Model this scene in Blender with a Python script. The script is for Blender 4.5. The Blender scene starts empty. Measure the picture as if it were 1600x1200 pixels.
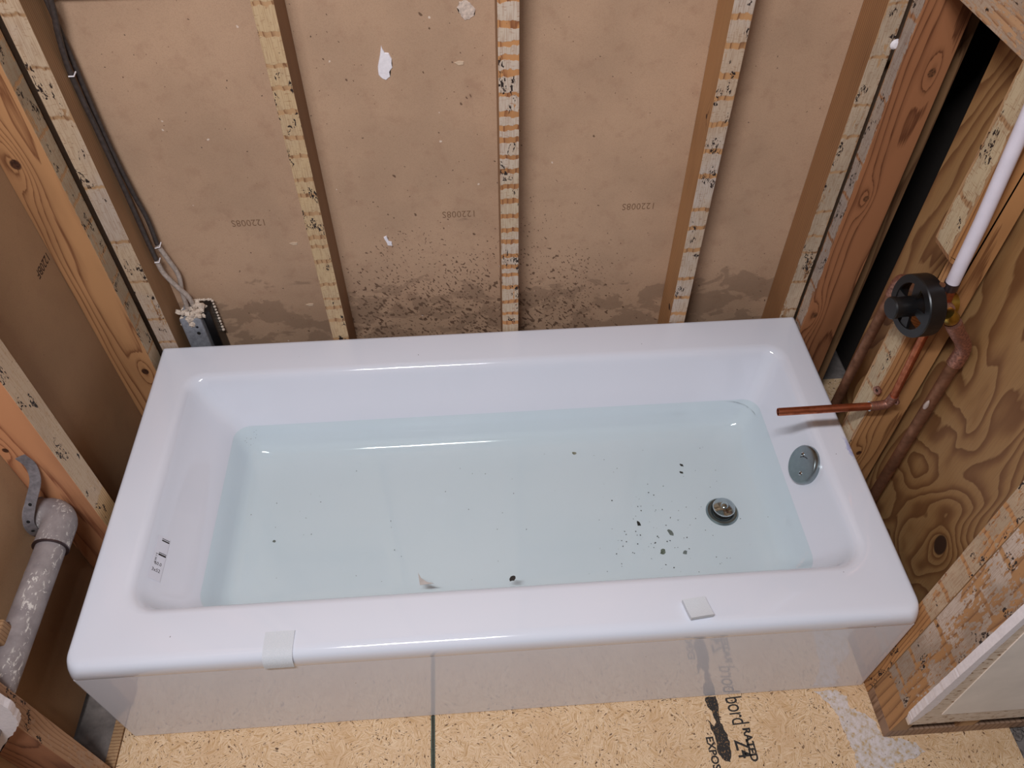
import bpy, bmesh, math, random
from mathutils import Vector, Matrix
random.seed(7)
scene = bpy.context.scene
COL = scene.collection
W, D, H = 1.524, 0.779, 0.341          # tub length, depth, rim height (metres)
PI = math.pi

# ------------------------------------------------------------------ camera
cam_d = bpy.data.cameras.new('camera'); cam = bpy.data.objects.new('camera', cam_d); COL.objects.link(cam)
R = Matrix(((0.9977128, 0.0527152, -0.04231173), (-0.06751717, 0.74701608, -0.66136858), (-0.00325663, 0.66271267, 0.74886669)))
cam.matrix_world = Matrix.Translation((0.743020, -0.575520, 1.675573)) @ R.to_4x4()
cam_d.sensor_width = 36; cam_d.lens = 1228.98 / 1600 * 36; cam_d.clip_start = 0.01
scene.camera = cam

# ------------------------------------------------------------------ light
scene.view_settings.view_transform = 'Standard'; scene.view_settings.look = 'None'
scene.view_settings.gamma = 1; scene.view_settings.use_curve_mapping = False
scene.view_settings.exposure = 0.0
world = bpy.data.worlds.new('world'); scene.world = world; world.use_nodes = True
world.node_tree.nodes['Background'].inputs[0].default_value = (0.92, 0.94, 1.0, 1)
world.node_tree.nodes['Background'].inputs[1].default_value = 0.13
def area(name, x, y, z, sx, sy, power, color=(0.92, 0.94, 1.0)):
    l = bpy.data.lights.new(name, 'AREA'); l.shape = 'RECTANGLE'; l.size = sx; l.size_y = sy; l.energy = power; l.color = color
    o = bpy.data.objects.new(name, l); COL.objects.link(o); o.location = (x, y, z)
    d = Vector((0.76, 0.45, 0.3)) - Vector((x, y, z)); o.rotation_euler = d.to_track_quat('-Z', 'Y').to_euler()
    return o
area('ceiling_light', 0.46, -0.62, 2.36, 0.40, 0.045, 27)
area('ceiling_light', 0.16, -0.62, 2.36, 0.10, 0.045, 5.5)
area('ceiling_light', 0.74, -0.62, 2.36, 0.05, 0.045, 3)

# ------------------------------------------------------------------ material helpers
def lin(r, g, b):
    f = lambda c: (c / 255 / 12.92) if c / 255 <= 0.04045 else ((c / 255 + 0.055) / 1.055) ** 2.4
    return (f(r), f(g), f(b), 1)
class T:
    def __init__(s, name):
        s.m = bpy.data.materials.new(name); s.m.use_nodes = True; s.t = s.m.node_tree
        s.t.nodes.clear(); s.out = s.n('ShaderNodeOutputMaterial'); s.b = s.n('ShaderNodeBsdfPrincipled')
        s.t.links.new(s.b.outputs[0], s.out.inputs[0]); s.tc = s.n('ShaderNodeTexCoord'); s.oi = s.n('ShaderNodeObjectInfo')
    def n(s, k, **p):
        x = s.t.nodes.new(k)
        for a, v in p.items(): setattr(x, a, v)
        return x
    def put(s, inp, v):
        if hasattr(v, 'is_output') or isinstance(v, bpy.types.NodeSocket): s.t.links.new(v, inp)
        else:
            if inp.type == 'RGBA' and len(v) == 3: v = (*v, 1)
            inp.default_value = v
    def obj(s): return s.tc.outputs['Object']
    def math(s, op, a, b=0.0, c=None, clamp=False):
        x = s.n('ShaderNodeMath', operation=op, use_clamp=clamp); s.put(x.inputs[0], a); s.put(x.inputs[1], b)
        if c is not None: s.put(x.inputs[2], c)
        return x.outputs[0]
    def vm(s, op, a, b=(0, 0, 0), sc=None):
        x = s.n('ShaderNodeVectorMath', operation=op); s.put(x.inputs[0], a)
        if op != 'LENGTH': s.put(x.inputs[1], b)
        if sc is not None: s.put(x.inputs['Scale'], sc)
        return x.outputs['Value'] if op in ('LENGTH', 'DISTANCE', 'DOT_PRODUCT') else x.outputs[0]
    def mp(s, v, scale=(1, 1, 1), rot=(0, 0, 0), loc=(0, 0, 0)):
        x = s.n('ShaderNodeMapping'); s.put(x.inputs[0], v); s.put(x.inputs[1], loc); s.put(x.inputs[2], rot); s.put(x.inputs[3], scale)
        return x.outputs[0]
    def noise(s, v, scale, detail=3, rough=0.5, dist=0.0):
        x = s.n('ShaderNodeTexNoise'); s.put(x.inputs['Vector'], v); x.inputs['Scale'].default_value = scale
        x.inputs['Detail'].default_value = detail; x.inputs['Roughness'].default_value = rough; x.inputs['Distortion'].default_value = dist
        return x
    def vor(s, v, scale, feature='F1', dim='3D', rnd=1.0):
        x = s.n('ShaderNodeTexVoronoi', feature=feature, voronoi_dimensions=dim)
        if dim == '1D': s.put(x.inputs['W'], v)
        else: s.put(x.inputs['Vector'], v)
        x.inputs['Scale'].default_value = scale; x.inputs['Randomness'].default_value = rnd
        return x
    def sep(s, v):
        x = s.n('ShaderNodeSeparateXYZ'); s.put(x.inputs[0], v); return x.outputs
    def comb(s, a, b, c):
        x = s.n('ShaderNodeCombineXYZ'); s.put(x.inputs[0], a); s.put(x.inputs[1], b); s.put(x.inputs[2], c); return x.outputs[0]
    def ss(s, v, a, b, lo=0.0, hi=1.0):
        x = s.n('ShaderNodeMapRange', interpolation_type='SMOOTHSTEP'); s.put(x.inputs[0], v)
        x.inputs[1].default_value = a; x.inputs[2].default_value = b; x.inputs[3].default_value = lo; x.inputs[4].default_value = hi
        return x.outputs[0]
    def ramp(s, v, stops):
        x = s.n('ShaderNodeValToRGB'); s.put(x.inputs[0], v); e = x.color_ramp.elements
        while len(e) > 1: e.remove(e[-1])
        e[0].position, e[0].color = stops[0][0], stops[0][1]
        for p, c in stops[1:]: k = e.new(p); k.color = c
        return x.outputs[0]
    def mix(s, f, a, b, mode='MIX'):
        x = s.n('ShaderNodeMix', data_type='RGBA', blend_type=mode); s.put(x.inputs[0], f); s.put(x.inputs[6], a); s.put(x.inputs[7], b)
        return x.outputs[2]
    def set(s, color=None, rough=None, metal=None, bump=None, bs=0.2, bd=0.001, **k):
        if color is not None: s.put(s.b.inputs['Base Color'], color)
        if rough is not None: s.put(s.b.inputs['Roughness'], rough)
        if metal is not None: s.put(s.b.inputs['Metallic'], metal)
        if bump is not None:
            x = s.n('ShaderNodeBump'); x.inputs['Strength'].default_value = bs; x.inputs['Distance'].default_value = bd
            s.put(x.inputs['Height'], bump); s.t.links.new(x.outputs[0], s.b.inputs['Normal'])
        for a, v in k.items(): s.put(s.b.inputs[a.replace('_', ' ')], v)
        return s.m
def plain(name, c, rough=0.5, metal=0.0, var=0.12, scale=40, bs=0.0, **k):
    t = T(name); n = t.noise(t.obj(), scale, 4, 0.6).outputs[0]
    dark = tuple(x * (1 - var) for x in c[:3]) + (1,); light = tuple(min(1, x * (1 + var)) for x in c[:3]) + (1,)
    return t.set(t.ramp(n, [(0.35, dark), (0.65, light)]), rough, metal, bump=n if bs else None, bs=bs, **k)

def wood_color(t, light, dark, pith=(0.03, 0.05), ring=0.0055, wob=0.016, knots=(), seed=0.0, knotcol=(0.035, 0.013, 0.006, 1), contrast=1.0):
    """Grain rings along local z, bent round knots; returns colour and grain value."""
    def tone(c):
        g = 0.35 * c[0] + 0.5 * c[1] + 0.15 * c[2]
        return tuple(max(0, v * k) for v, k in zip([g + (x - g) * 0.88 for x in c[:3]], (0.90, 0.87, 0.82))) + (1,)
    light = tone(light); dark = tone(dark)
    p = t.obj(); off = t.math('MULTIPLY_ADD', t.oi.outputs['Random'], 7.0, seed)
    q = t.vm('ADD', p, t.comb(0.0, 0.0, off)); X, Y, Z = t.sep(q)
    n1 = t.noise(t.mp(q, (7, 7, 1.7)), 1.0, 2, 0.5).outputs[0]
    n2 = t.noise(t.mp(q, (40, 40, 4)), 1.0, 2, 0.5).outputs[0]
    dx = t.math('SUBTRACT', X, pith[0]); dy = t.math('SUBTRACT', Y, pith[1])
    d = t.math('SQRT', t.math('ADD', t.math('MULTIPLY', dx, dx), t.math('MULTIPLY', dy, dy)))
    d = t.math('ADD', d, t.math('MULTIPLY', t.math('SUBTRACT', n1, 0.5), wob * 4))
    d = t.math('ADD', d, t.math('MULTIPLY', t.math('SUBTRACT', n2, 0.5), 0.0035))
    kmask = None
    for (kx, ky, kz, kr) in knots:
        v = t.vm('SUBTRACT', p, (kx, ky, kz)); e = t.vm('LENGTH', t.vm('MULTIPLY', v, (1, 1, 0.32)))
        g = t.math('POWER', 2.718, t.math('MULTIPLY', t.math('MULTIPLY', e, e), -1 / (kr * kr * 2.6)))
        d = t.math('ADD', d, t.math('MULTIPLY', g, kr * 1.7))
        rr = t.vm('LENGTH', t.vm('MULTIPLY', v, (1, 1, 0.85)))
        rr = t.math('ADD', rr, t.math('MULTIPLY', t.math('SUBTRACT', n2, 0.5), kr * 0.5))
        m = t.ss(rr, kr * 0.62, kr * 0.9, 1.0, 0.0)
        kmask = m if kmask is None else t.math('MAXIMUM', kmask, m)
    s = t.math('FRACT', t.math('DIVIDE', d, ring))
    s = t.math('ADD', s, t.math('MULTIPLY', t.math('SUBTRACT', t.noise(t.mp(q, (260, 260, 7)), 1.0, 2).outputs[0], 0.5), 0.35 * contrast))
    mid = tuple((a * 0.72 + b * 0.28) for a, b in zip(light, dark))
    dk = tuple((a * (1 - contrast) + b * contrast) for a, b in zip(mid, dark))
    c = t.ramp(s, [(0.0, light), (0.45, light), (0.72, mid), (0.9, dk), (0.99, light)])
    blot = t.noise(t.mp(q, (9, 9, 2.5)), 1.0, 3).outputs[0]
    c = t.mix(t.ss(blot, 0.45, 0.75, 0.0, 0.35), c, tuple(x * 0.55 for x in dark[:3]) + (1,))
    if kmask is not None:
        kc = t.mix(t.ss(t.noise(t.mp(p, (300, 300, 300)), 1.0).outputs[0], 0.4, 0.6), knotcol, tuple(x * 2.4 for x in knotcol[:3]) + (1,))
        c = t.mix(kmask, c, kc)
    return c, s
def wood(name, light, dark, rough=0.6, **k):
    t = T(name); c, s = wood_color(t, light, dark, **k)
    return t.set(c, rough, bump=s, bs=0.12, bd=0.0006)
def aged(name, light, dark, pale, across=0, half=0.03, period=0.045, bandw=0.10, marks=1.0, cover=0.30, pink=None, lo=-9.0, seed=0.0, onlyband=1.0, **k):
    """Edge of a stud with dried board adhesive: pale patches broken by bare brown bands, dark nail rust and torn specks."""
    t = T(name); c, s = wood_color(t, light, dark, seed=seed, **k)
    pale = (pale[0] * 0.80, pale[1] * 0.79, pale[2] * 0.80, 1); pink = tuple(v * 0.82 for v in pink[:3]) + (1,) if pink else None
    p = t.obj(); off = t.math('MULTIPLY_ADD', t.oi.outputs['Random'], 5.0, seed)
    q = t.vm('ADD', p, t.comb(0.0, 0.0, off)); X, Y, Z = t.sep(q); px = t.sep(p)
    A = X if across == 0 else Y
    fine = t.noise(t.mp(q, (160, 160, 60)), 1.0, 4, 0.65).outputs[0]
    big = t.noise(t.mp(q, (26, 26, 9)), 1.0, 3, 0.6).outputs[0]
    zz = t.math('ADD', Z, t.math('MULTIPLY', t.math('SUBTRACT', t.noise(t.mp(q, (90, 90, 30)), 1.0, 2).outputs[0], 0.5), 0.014))
    v1 = t.vor(zz, 1 / period, 'DISTANCE_TO_EDGE', '1D'); de = v1.outputs['Distance']
    wv = t.math('MULTIPLY', t.noise(t.mp(q, (1, 1, 31)), 1.0, 1).outputs[0], 2.0)
    band = t.ss(t.math('SUBTRACT', de, t.math('MULTIPLY', wv, bandw)), -0.02, 0.02, 0.0, 1.0) if bandw > 0.02 else 1.0
    m = t.math('MULTIPLY', band, t.ss(t.math('ADD', big, t.math('MULTIPLY', t.math('SUBTRACT', fine, 0.5), 0.7)), cover, cover + 0.05))
    edge = t.math('ADD', t.math('ABSOLUTE', A), t.math('MULTIPLY', t.math('SUBTRACT', t.noise(t.mp(q, (90, 90, 50)), 1.0, 4, 0.6).outputs[0], 0.5), 0.022))
    m = t.math('MULTIPLY', m, t.ss(edge, half - 0.002, half, 1.0, 0.0))
    if lo > -9: m = t.math('MULTIPLY', m, t.ss(t.math('ADD', px[2], t.math('MULTIPLY', t.math('SUBTRACT', fine, 0.5), 0.02)), lo, lo + 0.004))
    pal = t.mix(t.ss(t.noise(t.mp(q, (10, 10, 7)), 1.0, 2).outputs[0], 0.35, 0.65), pale, pink or tuple(x * 0.78 for x in pale[:3]) + (1,))
    pal = t.mix(t.ss(t.noise(t.mp(q, (500, 500, 30)), 1.0, 2).outputs[0], 0.45, 0.62, 0.0, 0.30), pal, dark)
    pal = t.mix(t.ss(t.noise(t.mp(q, (90, 90, 420)), 1.0, 2).outputs[0], 0.60, 0.68, 0.0, 0.45), pal, dark)
    c = t.mix(m, c, pal)
    # dark marks in clusters
    cl = t.ss(t.noise(t.vm('ADD', t.mp(q, (38, 38, 22)), (3, 5, 7)), 1.0, 1).outputs[0], 0.655 - 0.045 * marks, 0.675 - 0.045 * marks)
    sc = t.ss(t.noise(t.mp(q, (240, 240, 120)), 1.0, 1, 0.5, 0.9).outputs[0], 0.53, 0.57)
    c = t.mix(t.math('MULTIPLY', cl, sc), c, (0.022, 0.010, 0.007, 1))
    tick = t.ss(t.noise(t.mp(q, (520, 520, 130)), 1.0, 1).outputs[0], 0.73, 0.76)
    c = t.mix(t.math('MULTIPLY', tick, 0.6), c, (0.06, 0.03, 0.02, 1))
    h = t.math('ADD', t.math('MULTIPLY', m, 0.8), t.math('MULTIPLY', fine, 0.5))
    return t.set(c, 0.75, bump=h, bs=0.35, bd=0.0008)

# ------------------------------------------------------------------ mesh helpers
def tag(o, label=None, cat=None, group=None, kind=None):
    if label: o['label'] = label
    if cat: o['category'] = cat
    if group: o['group'] = group
    if kind: o['kind'] = kind
    return o
def empty(name, loc, label, cat, group=None):
    o = bpy.data.objects.new(name, None); COL.objects.link(o); o.location = loc; o.empty_display_size = 0.05
    return tag(o, label, cat, group)
def link(name, bm, mats, parent=None, smooth=False, loc=None):
    me = bpy.data.meshes.new(name); bmesh.ops.recalc_face_normals(bm, faces=bm.faces); bm.to_mesh(me); bm.free()
    for m in (mats if isinstance(mats, (list, tuple)) else [mats]): me.materials.append(m)
    o = bpy.data.objects.new(name, me); COL.objects.link(o)
    if smooth:
        me.polygons.foreach_set('use_smooth', [True] * len(me.polygons))
        if smooth != 'all':
            try: me.set_sharp_from_angle(angle=math.radians(smooth if smooth is not True else 35))
            except Exception: pass
    if loc is not None: o.location = loc
    if parent is not None:
        o.parent = parent
        bpy.context.view_layer.update()
        o.matrix_parent_inverse = parent.matrix_world.inverted()
    return o
def board(name, x0, x1, y0, y1, z0, z1, mats, parent=None, face=None, bev=0.0012, warp=0.0):
    """Box centred on its own origin; face = axis sign of the side that takes material slot 1 ('-y','+x',...)."""
    c = Vector(((x0 + x1) / 2, (y0 + y1) / 2, (z0 + z1) / 2)); bm = bmesh.new()
    bmesh.ops.create_cube(bm, size=1.0)
    bmesh.ops.scale(bm, vec=(x1 - x0, y1 - y0, z1 - z0), verts=bm.verts)
    if bev: bmesh.ops.bevel(bm, geom=list(bm.edges), offset=bev, segments=2, affect='EDGES', profile=0.6)
    if face:
        ax = 'xyz'.index(face[1]); sg = 1 if face[0] == '+' else -1
        bm.normal_update()
        for f in bm.faces:
            if f.normal[ax] * sg > 0.6: f.material_index = 1
    return link(name, bm, mats, parent, False, c)
def prism(name, pts, depth, plane, at, mats, parent=None, jag=0.0, sub=1, bev=0.0, smooth=False):
    """Closed outline in a coordinate plane ('xz' at y, 'xy' at z, 'yz' at x) pushed out by depth (signed)."""
    P = []
    for i, a in enumerate(pts):
        b = pts[(i + 1) % len(pts)]
        for k in range(sub):
            f = k / sub
            P.append((a[0] + (b[0] - a[0]) * f + (random.uniform(-jag, jag) if jag else 0), a[1] + (b[1] - a[1]) * f + (random.uniform(-jag, jag) if jag else 0)))
    cx = sum(a for a, b in P) / len(P); cy = sum(b for a, b in P) / len(P)
    if plane == 'xz': f3 = lambda a, b, h: (a - cx, h, b - cy); loc = (cx, at, cy)
    elif plane == 'xy': f3 = lambda a, b, h: (a - cx, b - cy, h); loc = (cx, cy, at)
    else: f3 = lambda a, b, h: (h, a - cx, b - cy); loc = (at, cx, cy)
    bm = bmesh.new(); lo = [bm.verts.new(f3(a, b, 0)) for a, b in P]; s = 1 - bev
    hi = [bm.verts.new(f3(cx + (a - cx) * s, cy + (b - cy) * s, depth)) for a, b in P]
    bm.faces.new(lo); bm.faces.new(hi)
    for i in range(len(P)): bm.faces.new((lo[i], lo[(i + 1) % len(P)], hi[(i + 1) % len(P)], hi[i]))
    bmesh.ops.triangulate(bm, faces=[f for f in bm.faces if len(f.verts) > 4])
    return link(name, bm, mats, parent, smooth, loc)
def spline(pts, n=8):
    P = [Vector(p) for p in pts]; out = []
    for i in range(len(P) - 1):
        a, b, c, d = P[max(i - 1, 0)], P[i], P[i + 1], P[min(i + 2, len(P) - 1)]
        for k in range(n):
            t = k / n; out.append(0.5 * ((2 * b) + (c - a) * t + (2 * a - 5 * b + 4 * c - d) * t * t + (3 * b - a - 3 * c + d) * t ** 3))
    out.append(P[-1]); return out
def tube_bm(bm, pts, r, seg=20, cap=True, bore=0.0, radii=None):
    P = [Vector(p) for p in pts]; rings = []; up = None
    for i, p in enumerate(P):
        a = (P[i] - P[i - 1]).normalized() if i else (P[1] - P[0]).normalized()
        b = (P[i + 1] - P[i]).normalized() if i < len(P) - 1 else a
        t = (a + b).normalized()
        if up is None: up = t.orthogonal().normalized()
        else: up = (up - t * up.dot(t)).normalized()
        s = t.cross(up); k = 1 / max(0.5, t.dot(a)); rr = (radii[i] if radii else r)
        rings.append([bm.verts.new(p + (up * math.cos(2 * PI * j / seg) + s * math.sin(2 * PI * j / seg)) * rr) for j in range(seg)])
    for A, B in zip(rings, rings[1:]):
        for j in range(seg): bm.faces.new((A[j], A[(j + 1) % seg], B[(j + 1) % seg], B[j]))
    if bore:
        for ring, q, dirn in ((rings[0], P[0], (P[1] - P[0]).normalized()), (rings[-1], P[-1], (P[-2] - P[-1]).normalized())):
            inn = [bm.verts.new(q + (v.co - q) * bore) for v in ring]; dp = [bm.verts.new(v.co + dirn * r * 4) for v in inn]
            for j in range(seg):
                bm.faces.new((ring[j], ring[(j + 1) % seg], inn[(j + 1) % seg], inn[j]))
                bm.faces.new((inn[j], inn[(j + 1) % seg], dp[(j + 1) % seg], dp[j]))
            bm.faces.new(dp)
    elif cap:
        bm.faces.new(rings[0]); bm.faces.new(rings[-1])
def tube(name, pts, r, mat, parent=None, seg=20, bore=0.0, radii=None):
    o = Vector(pts[0]); bm = bmesh.new(); tube_bm(bm, [Vector(p) - o for p in pts], r, seg, True, bore, radii)
    return link(name, bm, mat, parent, 40, o)
def lathe(name, prof, center, axis, mat, parent=None, seg=40, smooth=35):
    """prof: (radius, height along axis) list."""
    q = Vector((0, 0, 1)).rotation_difference(Vector(axis).normalized()).to_matrix(); bm = bmesh.new(); rings = []
    for r, h in prof:
        if r < 1e-6: rings.append([bm.verts.new(q @ Vector((0, 0, h)))])
        else: rings.append([bm.verts.new(q @ Vector((r * math.cos(2 * PI * j / seg), r * math.sin(2 * PI * j / seg), h))) for j in range(seg)])
    for A, B in zip(rings, rings[1:]):
        for j in range(seg):
            k = (j + 1) % seg
            if len(A) == 1 and len(B) == 1: continue
            if len(A) == 1: bm.faces.new((A[0], B[j], B[k]))
            elif len(B) == 1: bm.faces.new((A[j], A[k], B[0]))
            else: bm.faces.new((A[j], A[k], B[k], B[j]))
    return link(name, bm, mat, parent, smooth, center)
def rot_to(loc, xdir, ydir):
    x = Vector(xdir).normalized(); y = Vector(ydir).normalized(); z = x.cross(y)
    m = Matrix((x, y, z)).transposed().to_4x4(); m.translation = Vector(loc); return m
def text(name, body, size, loc, xdir, ydir, mat, parent=None, extrude=0.0002, spacing=1.0, bold=0.0, sx=1.0):
    c = bpy.data.curves.new(name, 'FONT'); c.body = body; c.size = size; c.extrude = extrude; c.space_character = spacing; c.offset = bold
    c.resolution_u = 3
    o = bpy.data.objects.new('tmp', c); COL.objects.link(o); bpy.context.view_layer.update()
    me = bpy.data.meshes.new_from_object(o.evaluated_get(bpy.context.evaluated_depsgraph_get()))
    bpy.data.objects.remove(o); me.name = name; me.materials.clear(); me.materials.append(mat)
    for v in me.vertices: v.co.x *= sx
    t = bpy.data.objects.new(name, me); COL.objects.link(t); t.matrix_world = rot_to(loc, xdir, ydir)
    if parent is not None:
        bpy.context.view_layer.update(); t.parent = parent; t.matrix_parent_inverse = parent.matrix_world.inverted()
    return t

# ------------------------------------------------------------------ materials
L1 = lin(196, 152, 104); D1 = lin(134, 86, 46)          # light framing lumber
L2 = lin(190, 132, 84); D2 = lin(112, 60, 28)          # redder lumber
L3 = lin(216, 162, 112); D3 = lin(150, 92, 54)
PALE = lin(222, 198, 166); PALE2 = lin(205, 186, 168); PINKISH = lin(196, 176, 164)
m_side = wood('lumber side', L1, D1, ring=0.006, wob=0.008, pith=(0.02, 0.09))

def m_gypsum(name, base, stains_and_patches):
    t = T(name); p = t.obj(); X, Y, Z = t.sep(p)
    big = t.noise(p, 3.5, 3, 0.6).outputs[0]; mid = t.noise(p, 30, 4, 0.6).outputs[0]; fib = t.noise(p, 700, 2, 0.7).outputs[0]
    dk = tuple(x * 0.84 for x in base[:3]) + (1,)
    c = t.mix(t.ss(big, 0.35, 0.68), base, dk)
    c = t.mix(t.ss(mid, 0.5, 0.75, 0.0, 0.25), c, lin(150, 108, 84))
    c = t.mix(t.ss(fib, 0.45, 0.7, 0.0, 0.22), c, lin(120, 88, 62))
    d = t.vm('ADD', p, t.vm('SCALE', t.noise(p, 220, 2).outputs[1], sc=0.005))
    for sc, r0, thr, col in ((34, 0.055, 0.62, lin(58, 36, 24)), (26, 0.075, 0.80, lin(226, 205, 186)), (70, 0.09, 0.70, lin(110, 76, 54))):
        v = t.vor(d, sc); cc = t.sep(v.outputs['Color'])
        m = t.math('MULTIPLY', t.ss(v.outputs['Distance'], r0 * 0.7, r0, 1.0, 0.0), t.math('GREATER_THAN', cc[0], thr))
        c = t.mix(t.math('MULTIPLY', m, 0.85), c, col)
    if stains_and_patches:
        # water splashes: dark damp spots, dense low down behind the tub and thinning upwards
        for sx_, sz_, zt, thr, rot, seed in ((120, 70, 0.64, 0.60, 0.75, 0.0), (75, 50, 0.54, 0.615, 0.6, 4.0), (210, 140, 0.74, 0.625, 0.5, 9.0), (42, 30, 0.47, 0.64, 0.3, 14.0)):
            w = t.mp(t.mp(p, (1, 0, 1), (0, 0, 0)), (1, 1, 1), (0, rot, 0)); w = t.mp(w, (sx_, 1, sz_), (0, 0, 0), (seed, seed, 0)); n_ = t.noise(w, 1.0, 0.6, 0.5, 0.15).outputs[0]
            low = t.ss(Z, zt - 1.2 - 0.30, zt - 1.2, 0.0, 0.15)
            side = t.math('ADD', t.ss(X, -0.42, -0.26, 0.14, 0.0), t.ss(X, 0.18, 0.42, 0.0, 0.12))
            cl = t.ss(t.noise(t.vm('ADD', p, (seed, 0, 2)), 8, 2).outputs[0], 0.35, 0.6, 0.08, 0.0)
            th = t.math('ADD', t.math('ADD', low, side), t.math('ADD', cl, thr))
            m = t.ss(t.math('SUBTRACT', n_, th), 0.0, 0.014)
            c = t.mix(t.math('MULTIPLY', m, 0.80), c, lin(88, 60, 42))
    if stains_and_patches:  # irregular darker patches with their own edges, denser towards the bottom
        n_ = t.noise(t.mp(p, (9, 1, 14)), 1.0, 4, 0.62, 0.4).outputs[0]
        th = t.math('ADD', t.ss(Z, -0.86, -0.66, 0.0, 0.26), 0.46)
        c = t.mix(t.math('MULTIPLY', t.ss(t.math('SUBTRACT', n_, th), 0.0, 0.05), 0.42), c, lin(120, 94, 74))
    return t.set(c, 0.85, bump=fib, bs=0.15, bd=0.0006)
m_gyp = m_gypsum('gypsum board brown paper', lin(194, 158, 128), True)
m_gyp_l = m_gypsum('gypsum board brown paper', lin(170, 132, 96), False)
m_cavity_shade = plain('painted cavity shade', lin(34, 25, 18), 0.9)  # near-black colour stands in for the shade inside the gap

def m_osb():
    t = T('oriented strand board'); p = t.obj(); c = None
    dist = t.vm('ADD', p, t.vm('SCALE', t.noise(p, 50, 2).outputs[1], sc=0.006)); hh = None
    base = lin(232, 197, 160)
    for k, sc in enumerate((26, 38, 19, 48)):
        v = t.vor(t.vm('ADD', dist, (k * 3.3, k, 0)), sc, dim='2D'); cc = t.sep(v.outputs['Color'])
        ang = t.math('MULTIPLY', cc[0], 3.1416)
        r = t.n('ShaderNodeVectorRotate', rotation_type='Z_AXIS'); t.put(r.inputs['Vector'], t.vm('ADD', dist, t.vm('SCALE', v.outputs['Color'], sc=3.0))); t.put(r.inputs['Angle'], ang)
        s = t.noise(t.mp(r.outputs[0], (620, 30, 1)), 1.0, 3, 0.7).outputs[0]
        col = t.ramp(s, [(0.30, lin(180, 134, 86)), (0.43, lin(214, 174, 126)), (0.54, base), (0.70, lin(246, 216, 176))])
        chip = t.ss(t.noise(t.mp(r.outputs[0], (330, 110, 1)), 1.0, 1).outputs[0], 0.635, 0.66)
        gate = t.ss(t.noise(t.vm('ADD', p, (k * 2, 9, 0)), 55, 1).outputs[0], 0.47, 0.50)
        col = t.mix(t.math('MULTIPLY', t.math('MULTIPLY', chip, gate), 0.92), col, lin(76, 44, 22))
        if c is None: c = col; hh = s
        else:
            sel = t.noise(t.mp(r.outputs[0], (90, 22, 1)), 1.0, 2, 0.6).outputs[0]
            c = t.mix(t.ss(sel, 0.51, 0.53), c, col)
    c = t.mix(t.ss(t.noise(p, 12, 3).outputs[0], 0.45, 0.7, 0.0, 0.35), c, lin(202, 158, 112))
    return t.set(c, 0.7, bump=hh, bs=0.5, bd=0.0010)
m_osb_ = m_osb()

def m_tub():
    t = T('white tub enamel'); p = t.obj(); n = t.noise(p, 5, 3).outputs[0]
    c = t.mix(t.ss(n, 0.35, 0.7), lin(228, 229, 238), lin(226, 228, 237))
    v = t.vor(t.vm('ADD', p, t.vm('SCALE', t.noise(p, 300, 2).outputs[1], sc=0.004)), 26); cc = t.sep(v.outputs['Color'])
    m = t.math('MULTIPLY', t.ss(v.outputs['Distance'], 0.022, 0.032, 1.0, 0.0), t.math('GREATER_THAN', cc[0], 0.66))
    c = t.mix(m, c, lin(96, 84, 78))
    bl = t.vm('LENGTH', t.vm('MULTIPLY', t.vm('SUBTRACT', t.vm('ADD', p, t.vm('SCALE', t.noise(p, 90, 3).outputs[1], sc=0.02)), (0.764, -0.005, 0.352)), (1.0, 0.22, 1.0)))
    c = t.mix(t.ss(bl, 0.003, 0.008, 0.5, 0.0), c, lin(110, 120, 200))
    return t.set(c, 0.09, Coat_Weight=0.4, Coat_Roughness=0.01, IOR=1.5, bump=t.noise(p, 9, 1).outputs[0], bs=0.02, bd=0.002)
m_enamel = m_tub()
m_chrome = plain('chrome', lin(205, 208, 210), 0.12, 1.0, 0.05, 60)
m_chrome_d = plain('brushed chrome', lin(150, 160, 162), 0.30, 1.0, 0.05, 90)
m_black = plain('black plastic', lin(18, 17, 18), 0.38, 0, 0.2, 60)
m_hole = plain('dark hole', lin(14, 11, 10), 0.8)
def m_cu(name, a, b, rough=0.3, scale=60, metal=1.0):
    t = T(name); n = t.noise(t.obj(), scale, 4, 0.55).outputs[0]
    return t.set(t.ramp(n, [(0.25, b), (0.75, a)]), t.ss(n, 0.3, 0.7, rough + 0.25, rough), metal)
m_copper = m_cu('copper pipe', lin(214, 136, 100), lin(160, 88, 62), 0.28)
m_copper_old = m_cu('tarnished copper', lin(164, 116, 88), lin(104, 68, 48), 0.45, 40, 0.7)
m_solder = m_cu('soldered copper joint', lin(206, 150, 128), lin(120, 84, 74), 0.35, 220, 0.85)
m_brass = plain('brass', lin(190, 164, 84), 0.3, 1.0, 0.15, 80)
m_pex = plain('white plastic pipe', lin(222, 214, 224), 0.35, 0, 0.03, 30)
m_clamp = plain('steel clamp', lin(96, 82, 84), 0.4, 0.9)
def m_pvc():
    t = T('dusty grey pipe plastic'); p = t.obj(); n = t.noise(p, 25, 4, 0.6).outputs[0]; X, Y, Z = t.sep(p)
    c = t.ramp(n, [(0.35, lin(122, 112, 112)), (0.65, lin(148, 138, 136))])
    w = t.noise(t.mp(p, (130, 60, 130)), 1.0, 5, 0.7, 0.6).outputs[0]
    lane = t.noise(t.mp(p, (30, 9, 30)), 1.0, 2).outputs[0]
    c = t.mix(t.math('MULTIPLY', t.ss(w, 0.54, 0.60), t.ss(lane, 0.50, 0.58)), c, lin(206, 198, 190))
    return t.set(c, 0.6, bump=w, bs=0.3, bd=0.001)
m_pvc_ = m_pvc()
m_strap = plain('galvanised strap', lin(142, 138, 142), 0.45, 0.5, 0.2, 120)
m_plaster = plain('dried plaster', lin(226, 212, 200), 0.9, 0, 0.10, 150, 0.4)
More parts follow.
